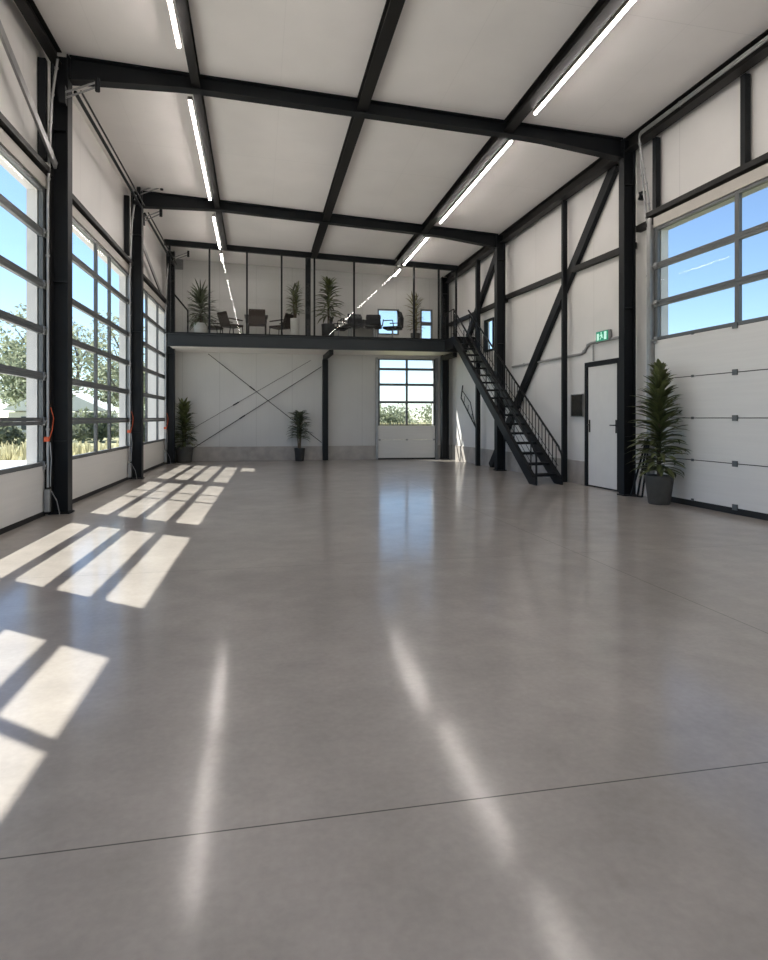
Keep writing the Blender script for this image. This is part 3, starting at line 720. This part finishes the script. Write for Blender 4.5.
plant('potted_dracaena', (-1.93, 17.75, 0), 'dark bushy plant in a grey pot in the far left corner', .20, .235, .42, 'potgrey',
      dict(h=1.18, n=190, t0=.03, len=lambda t: .42*(1-.35*t), el=lambda t: .1+1.0*t, w=.075, box=(-2.36, None, None, 18.05), droop=.8, stems=[(0, 0), (.06, 0), (-.06, .02)]), 'leaf', 5)
plant('potted_fig', (1.17, 17.72, 0), 'small plant in a black pot before the rear wall', .12, .15, .36, 'potblack',
      dict(h=1.02, n=120, t0=.25, len=lambda t: .44*(1-.35*t), el=lambda t: .3+.6*t, w=.065, box=(None, None, None, 17.86), droop=1.2, stems=[(0, 0), (.05, 0), (-.08, .02), (.03, .03)]), 'leaf3', 8)
plant('potted_yucca', (-1.42, 16.85, MZ), 'bushy yucca in a round white pot at the left end of the gallery', .15, .18, .34, 'potwhite',
      dict(h=.74, n=210, t0=.05, len=lambda t: .56*(1-.2*t), el=lambda t: -.2+1.3*t, w=.042, box=(-1.74, None, MY+.12, None), droop=.7), 'leaf3', 11)
plant('potted_bamboo', (.98, 16.72, MZ), 'slim plant in a tall white pot beside the thick gallery post', .11, .12, .52, 'potwhite',
      dict(h=.78, n=100, t0=.12, len=lambda t: .30, el=lambda t: .3+.8*t, w=.045, box=(None, None, MY+.12, None), droop=1.0, stems=[(0, 0), (.06, 0), (-.05, 0)]), 'leaf', 13)
plant('potted_palm', (1.86, 16.75, MZ), 'spreading dark palm in a square black pot right of the gallery post', .16, .18, .40, 'potblack',
      dict(h=1.15, n=120, t0=.18, len=lambda t: .53*(1-.38*t), el=lambda t: .0+.95*t, w=.062, box=(None, None, MY+.12, None), droop=.9, stems=[(0, 0), (.04, .02)]), 'leaf', 17)
plant('potted_palm', (4.40, 17.3, MZ), 'yellowish thin plant near the right end of the gallery', .12, .14, .3, 'potgrey',
      dict(h=1.0, n=90, t0=.10, len=lambda t: .32, el=lambda t: .2+.9*t, w=.04, droop=.8, stems=[(0, 0), (.05, 0), (-.07, 0)]), 'leaf2', 19)

# ------------------------------------------------------------------ gallery furniture (built at the origin, facing +x)
def armchair():
    o = thing('armchair', (0, 0, 0), 'brown woven armchair', 'chair', 'woven chairs at the gallery table')
    MB().box(P, -.22, .22, -.22, .22, .33, .39).build('seat', M['brown'], o, bevel=.015)
    mb = MB(); mb.hexa([(-.22, -.21, .36), (-.18, -.21, .36), (-.18, .21, .36), (-.22, .21, .36), (-.34, -.21, .70), (-.31, -.21, .70), (-.31, .21, .70), (-.34, .21, .70)])
    mb.build('backrest', M['brown'], o, bevel=.012)
    for s in (-1, 1):
        MB().beam((-.25, s*.23, .52), (.18, s*.23, .50), .04, .03).build('armrest', M['brown'], o, bevel=.006)
        MB().tube([(.19, s*.21, .33), (.22, s*.22, 0)], .013, 8).build('leg', M['steel'], o)
        MB().tube([(-.19, s*.21, .33), (-.24, s*.22, 0)], .013, 8).build('leg', M['steel'], o)
    return o
def office_chair(lab, tall):
    o = thing('office_chair', (0, 0, 0), lab, 'chair', 'black chairs at the gallery desk')
    MB().box(P, -.23, .23, -.23, .23, .36, .43).build('seat', M['black'], o, bevel=.03)
    mb = MB(); t = tall
    for a, b in (((-.23, .42), (-.25, .42+(t-.42)*.55)), ((-.25, .42+(t-.42)*.55), (-.19, t))):
        mb.hexa([(a[0]-.03, -.21, a[1]), (a[0]+.03, -.21, a[1]), (a[0]+.03, .21, a[1]), (a[0]-.03, .21, a[1]), (b[0]-.025, -.19, b[1]), (b[0]+.025, -.19, b[1]), (b[0]+.025, .19, b[1]), (b[0]-.025, .19, b[1])])
    mb.build('backrest', M['black'], o, bevel=.015)
    MB().tube([(0, 0, .07), (0, 0, .37)], .025, 10).build('gas_lift', M['chrome'], o)
    mb = MB()
    for k in range(5):
        a = 2*math.pi*k/5; mb.tube([(0, 0, .09), (.25*math.cos(a), .25*math.sin(a), .055)], [.022, .014], 8)
    mb.build('star_base', M['chrome'], o)
    for k in range(5):
        a = 2*math.pi*k/5; c = Vector((.25*math.cos(a), .25*math.sin(a), .026)); tn = Vector((-math.sin(a), math.cos(a), 0))
        MB().tube([c-tn*.014, c+tn*.014], .026, 10).build('caster', M['black'], o)
    for s in (-1, 1): MB().tube([(-.1, s*.24, .40), (-.08, s*.27, .58), (.16, s*.27, .58)], .015, 8).build('armrest', M['black'], o)
    return o
def table(loc, lx, ly, h, label, legs='chrome'):
    o = thing('table', loc, label, 'table', None); x, y, z = loc
    MB().box(P, x-lx/2, x+lx/2, y-ly/2, y+ly/2, z+h-.04, z+h).build('tabletop', M['blacktop'], o, bevel=.006)
    MB().box(P, x-lx/2+.03, x+lx/2-.03, y-ly/2+.02, y-ly/2+.035, z+h-.22, z+h-.04).build('modesty_panel', M['blacktop'], o)
    for sx in (-1, 1):
        for sy in (-1, 1): MB().box(P, x+sx*(lx/2-.06)-.02, x+sx*(lx/2-.06)+.02, y+sy*(ly/2-.06)-.02, y+sy*(ly/2-.06)+.02, z, z+h-.04).build('leg', M[legs], o)
    return o
table((-.02, 17.40, MZ), .62, .48, .66, 'dark table between the brown woven chairs in the gallery', 'steel')
ch = armchair()
spots = [(-.66, 17.30, .65, 'brown woven armchair left of the gallery table, facing it'),
         (.62, 17.30, math.pi-.65, 'brown woven armchair right of the gallery table, facing it'),
         (-1.18, 17.72, -.3, 'dark woven chair partly behind the yucca in the gallery'),
         (.0, 16.83, math.pi/2, 'dark woven chair in front of the gallery table')]
for i, (x, y, a, lb) in enumerate(spots):
    c = ch if i == 0 else copy_tree(ch)
    c.location = (x, y, MZ); c.rotation_euler.z = a; c['label'] = lb
table((2.95, 17.62, MZ), .90, .45, .66, 'dark desk among the black chairs in the gallery')
oc = office_chair('black office chair left of the gallery desk', .70)
spots = [(2.24, 17.5, .1, 'black low chair at the left end of the gallery desk'),
         (2.53, 16.95, math.pi/2+.2, 'black chair in front of the gallery desk, its back to the glass'),
         (3.13, 16.95, math.pi/2-.2, 'second black chair in front of the desk, nearer the tall chair')]
for i, (x, y, a, lb) in enumerate(spots):
    c = oc if i == 0 else copy_tree(oc)
    c.location = (x, y, MZ); c.rotation_euler.z = a; c['label'] = lb
tc = office_chair('tall black office chair turned away before the gallery rear window', .86)
tc.location = (3.70, 17.12, MZ); tc.rotation_euler.z = math.pi-.5

# ------------------------------------------------------------------ outside
tag(MB().box(P, -160, 160, -60, 220, -.5, -.125).build('ground', M['grass']), 'meadow ground around the hall', 'ground', kind=S)
mb = MB().hexa([(-60, 14, -.124), (-2.86, 1.0, -.124), (-2.86, 22, -.124), (-60, 40, -.124), (-60, 14, -.06), (-2.86, 1.0, -.06), (-2.86, 22, -.06), (-60, 40, -.06)])
tag(MB().box(P, -30, -2.9, -12, 20.5, -.124, -.06).build('road', M['road']), 'pale paved yard outside the glazed doors', 'road', kind=S)

tag(MB().box(P, -30, 40, -30, -12.02, -.124, -.06).box(P, -2.88, 6.6, -12.0, -4.2, -.124, -.06).build('forecourt', M['road']), 'pale paved forecourt before the open gateway', 'forecourt', kind=S)  # out of view, added as a reflector to brighten the ceiling

def canopy_mesh(rng, blobs, n, size):
    mb = MB()
    for (cx, cy, cz, r) in blobs:
        for k in range(n):
            v = Vector((rng.gauss(0, 1), rng.gauss(0, 1), rng.gauss(0, 1))).normalized()*r*rng.uniform(.55, 1.05)
            v.z *= .85; p = Vector((cx, cy, cz))+v; s = size*rng.uniform(.6, 1.4)
            a = Vector((rng.gauss(0, 1), rng.gauss(0, 1), rng.gauss(0, 1))).normalized(); b = a.orthogonal().normalized()
            mb.quad(p-a*s, p+b*s*.45, p+a*s, p-b*s*.45)
    return mb
def tree(seed, h, spread, lm, label, cat='tree', density=260, size=.16):
    rng = random.Random(seed); o = thing('tree', (0, 0, 0), label, cat, 'trees outside the hall')
    MB().tube([(0, 0, -.13), (.05, .03, h*.35), (-.05, 0, h*.62), (0, 0, h*.9)], [h*.022, h*.016, h*.011, h*.004], 8).build('trunk', M['bark'], o)
    br = MB(); blobs = []
    for k in range(11):
        a = k*2.4; z = h*(.35+.055*k); rr = spread*(1.0-.55*abs(k/10-.35))
        p = (math.cos(a)*rr*rng.uniform(.35, .8), math.sin(a)*rr*rng.uniform(.35, .8), z+rng.uniform(-.2, .3))
        br.tube([(0, 0, z*.72), (p[0]*.6, p[1]*.6, z*.9), p], [h*.009, h*.006, h*.002], 5)
        blobs.append((*p, spread*rng.uniform(.32, .5)))
    br.build('branches', M['bark'], o)
    canopy_mesh(rng, blobs, density, size).build('crown', M[lm], o, recalc=False)
    return o
protos = [tree(1, 7.5, 2.6, 'tree', 'x'), tree(2, 6.0, 2.4, 'tree2', 'x'), tree(3, 9.0, 3.0, 'tree2', 'x', density=150)]
TS = [  # kind, x, y, scale, label
    (0, -18.8, 56, 1.0, 'green tree behind the pale house seen through the nearest left door'),
    (2, -12.9, 41.0, .9, 'tall loose tree seen near the right edge of the nearest left door'),
    (1, -23.0, 70, 1.1, 'pale bushy tree far behind the house'),
    (2, -16.6, 64, 1.15, 'tall open tree seen in the near panes of the second glazed door'),
    (0, -12.2, 56, .85, 'green tree seen in the middle panes of the second glazed door'),
    (1, -13.6, 75, 1.2, 'pale tree in the far panes of the second glazed door'),
    (2, -8.6, 44, .9, 'tall tree at the far edge of the second glazed door'),
    (0, -9.7, 65, 1.0, 'green tree seen through the farthest glazed door'),
    (1, -13.0, 84, 1.1, 'pale tree seen at the far side of the farthest glazed door'),
    (0, 20, 24, .62, 'treetop just above the sill of the right glazed door'),
    (1, 23.5, 23, .68, 'pale treetop at the right edge of the right glazed door'),
    (1, 27, 40, .75, 'low treetop at the left of the right glazed door'),
]
used = set()
for k, x, y, s, lb in TS:
    p = protos[k]; c = p if k not in used else copy_tree(p); used.add(k)
    c.location = (x, y, 0); c.rotation_euler.z = x*1.7; c.scale = (s, s, s); c['label'] = lb
rng = random.Random(21)
def bush(x, y, r, h, lm, label):
    o = thing('bush', (x, y, -.12), label, 'bush', 'bushes outside the hall')
    blobs = [(x+rng.uniform(-r, r)*.7, y+rng.uniform(-r, r)*.4, h*rng.uniform(.25, .62), h*rng.uniform(.35, .5)) for _ in range(9)]
    canopy_mesh(rng, blobs, 170, .13).build('foliage', M[lm], o, recalc=False)
    MB().tube([(x, y, -.13), (x+.05, y, h*.5)], [.06, .02], 6).build('stem', M['bark'], o)
for i, (x, y, r, h, m_, lb) in enumerate([
    (9.0, 42, 2.2, 2.2, 'tree', 'dark bush at the left of the rear door view'), (14.0, 46, 2.2, 2.6, 'tree', 'rounded bush in the middle of the rear door view'),
    (18.0, 42.5, 1.8, 2.9, 'tree2', 'pale tall bush at the right of the rear door view'), (11.0, 55, 3.0, 2.7, 'tree2', 'pale bush behind the others in the rear door view'),
    (19.5, 55, 3.0, 3.2, 'tree', 'farthest bush on the right of the rear door view'),
    (-9.0, 31, 1.6, 1.2, 'hedge', 'dark hedge bush before the pale house'), (-12.4, 33.4, 1.7, 1.3, 'hedge', 'dark hedge bush farthest left before the pale house'),
    (-10.4, 27, 1.5, 1.2, 'hedge', 'low hedge bush nearest the yard before the pale house'), (-6.6, 34.5, 1.6, 1.7, 'hedge', 'hedge bush seen through the second glazed door'),
    (-8.6, 37, 1.4, 1.8, 'tree', 'green bush in the near panes of the second glazed door'), (-5.4, 39.5, 1.2, 1.9, 'tree', 'green bush in the far panes of the second glazed door'),
    (-6.6, 45, 2.0, 1.8, 'hedge', 'hedge bush seen through the farthest glazed door')]):
    bush(x, y, r, h, m_, lb)
mb = MB()
for k in range(5200):
    if k % 2: x, y = rng.uniform(6, 17), rng.uniform(26, 40); h = rng.uniform(.4, 1.0)
    else: x, y = rng.uniform(-26, -4.2), rng.uniform(20.7, 25); h = rng.uniform(.1, .42)
    a = rng.uniform(0, 6.28); dx, dy = math.cos(a)*.05, math.sin(a)*.05; lx, ly = rng.uniform(-.12, .12), rng.uniform(-.12, .12)
    mb.quad((x-dx, y-dy, -.12), (x+dx, y+dy, -.12), (x+dx*.3+lx, y+dy*.3+ly, h), (x-dx*.3+lx, y-dy*.3+ly, h))
tag(mb.build('meadow_grass', M['straw'], recalc=False), 'tall dry meadow grass outside the hall', 'grass', kind='stuff')
o = thing('house', (-13.4, 48, -.12), 'low pale house with a white gable roof beyond the left glazed doors', 'house')
MB().box(P, -16.4, -10.4, 46.5, 51, -.12, 1.6).build('house_wall', M['house'], o)
mb = MB(); x0, x1, y0, y1, ze, zr = -16.8, -10.0, 46.1, 51.4, 1.7, 3.3
pts = [(x0, y0, ze), (x1, y0, ze), (x1, y1, ze), (x0, y1, ze), ((x0+x1)/2, y0, zr), ((x0+x1)/2, y1, zr)]
v = [mb.bm.verts.new(p) for p in pts]
for f in ((0, 1, 4), (2, 3, 5), (1, 2, 5, 4), (3, 0, 4, 5), (0, 3, 2, 1)): mb.bm.faces.new([v[i] for i in f])
mb.build('roof', M['houseroof'], o)
for x in (-15.6, -13.2, -11.6): MB().box(P, x, x+.7, 46.45, 46.52, .4, 1.3).build('window', M['housewin'], o)

# ------------------------------------------------------------------ light, world, camera
SKY, SUN, EXPO = .16, 7.2, 0.62
w = bpy.data.worlds.new('sky'); sc.world = w; w.use_nodes = True
n = w.node_tree.nodes; bg = n['Background']
sky = n.new('ShaderNodeTexSky'); sky.sky_type = 'NISHITA'; sky.sun_disc = False
sdir = Vector((-.70, .60, 1.)).normalized()
sky.sun_elevation = math.asin(sdir.z); sky.sun_rotation = math.atan2(sdir.x, sdir.y)
sky.air_density = .75; sky.dust_density = .08; sky.ozone_density = 2.2
w.node_tree.links.new(sky.outputs[0], bg.inputs[0]); bg.inputs[1].default_value = SKY
sl = bpy.data.lights.new('sun', 'SUN'); sl.energy = SUN; sl.angle = R(.6); sl.color = (1., .95, .88)
so = bpy.data.objects.new('sun', sl); C.objects.link(so); so.rotation_euler = (-sdir).to_track_quat('-Z', 'Y').to_euler(); so.location = sdir*30

cam = bpy.data.cameras.new('camera'); co = bpy.data.objects.new('camera', cam); C.objects.link(co); sc.camera = co
co.location = (0, 0, 1.2); co.rotation_euler = (R(90), 0, -math.atan(127/629))
cam.sensor_fit = 'HORIZONTAL'; cam.sensor_width = 36; cam.lens = 629/768*36
cam.shift_y = -62/768; cam.clip_start = .05; cam.clip_end = 600

vs = sc.view_settings; vs.view_transform = 'Standard'; vs.look = 'None'; vs.gamma = 1; vs.use_curve_mapping = False; vs.exposure = EXPO
cy = sc.cycles
cy.use_denoising = True; cy.max_bounces = 12; cy.diffuse_bounces = 7; cy.glossy_bounces = 5; cy.transparent_max_bounces = 32
cy.sample_clamp_indirect = 6; cy.caustics_reflective = False; cy.caustics_refractive = False
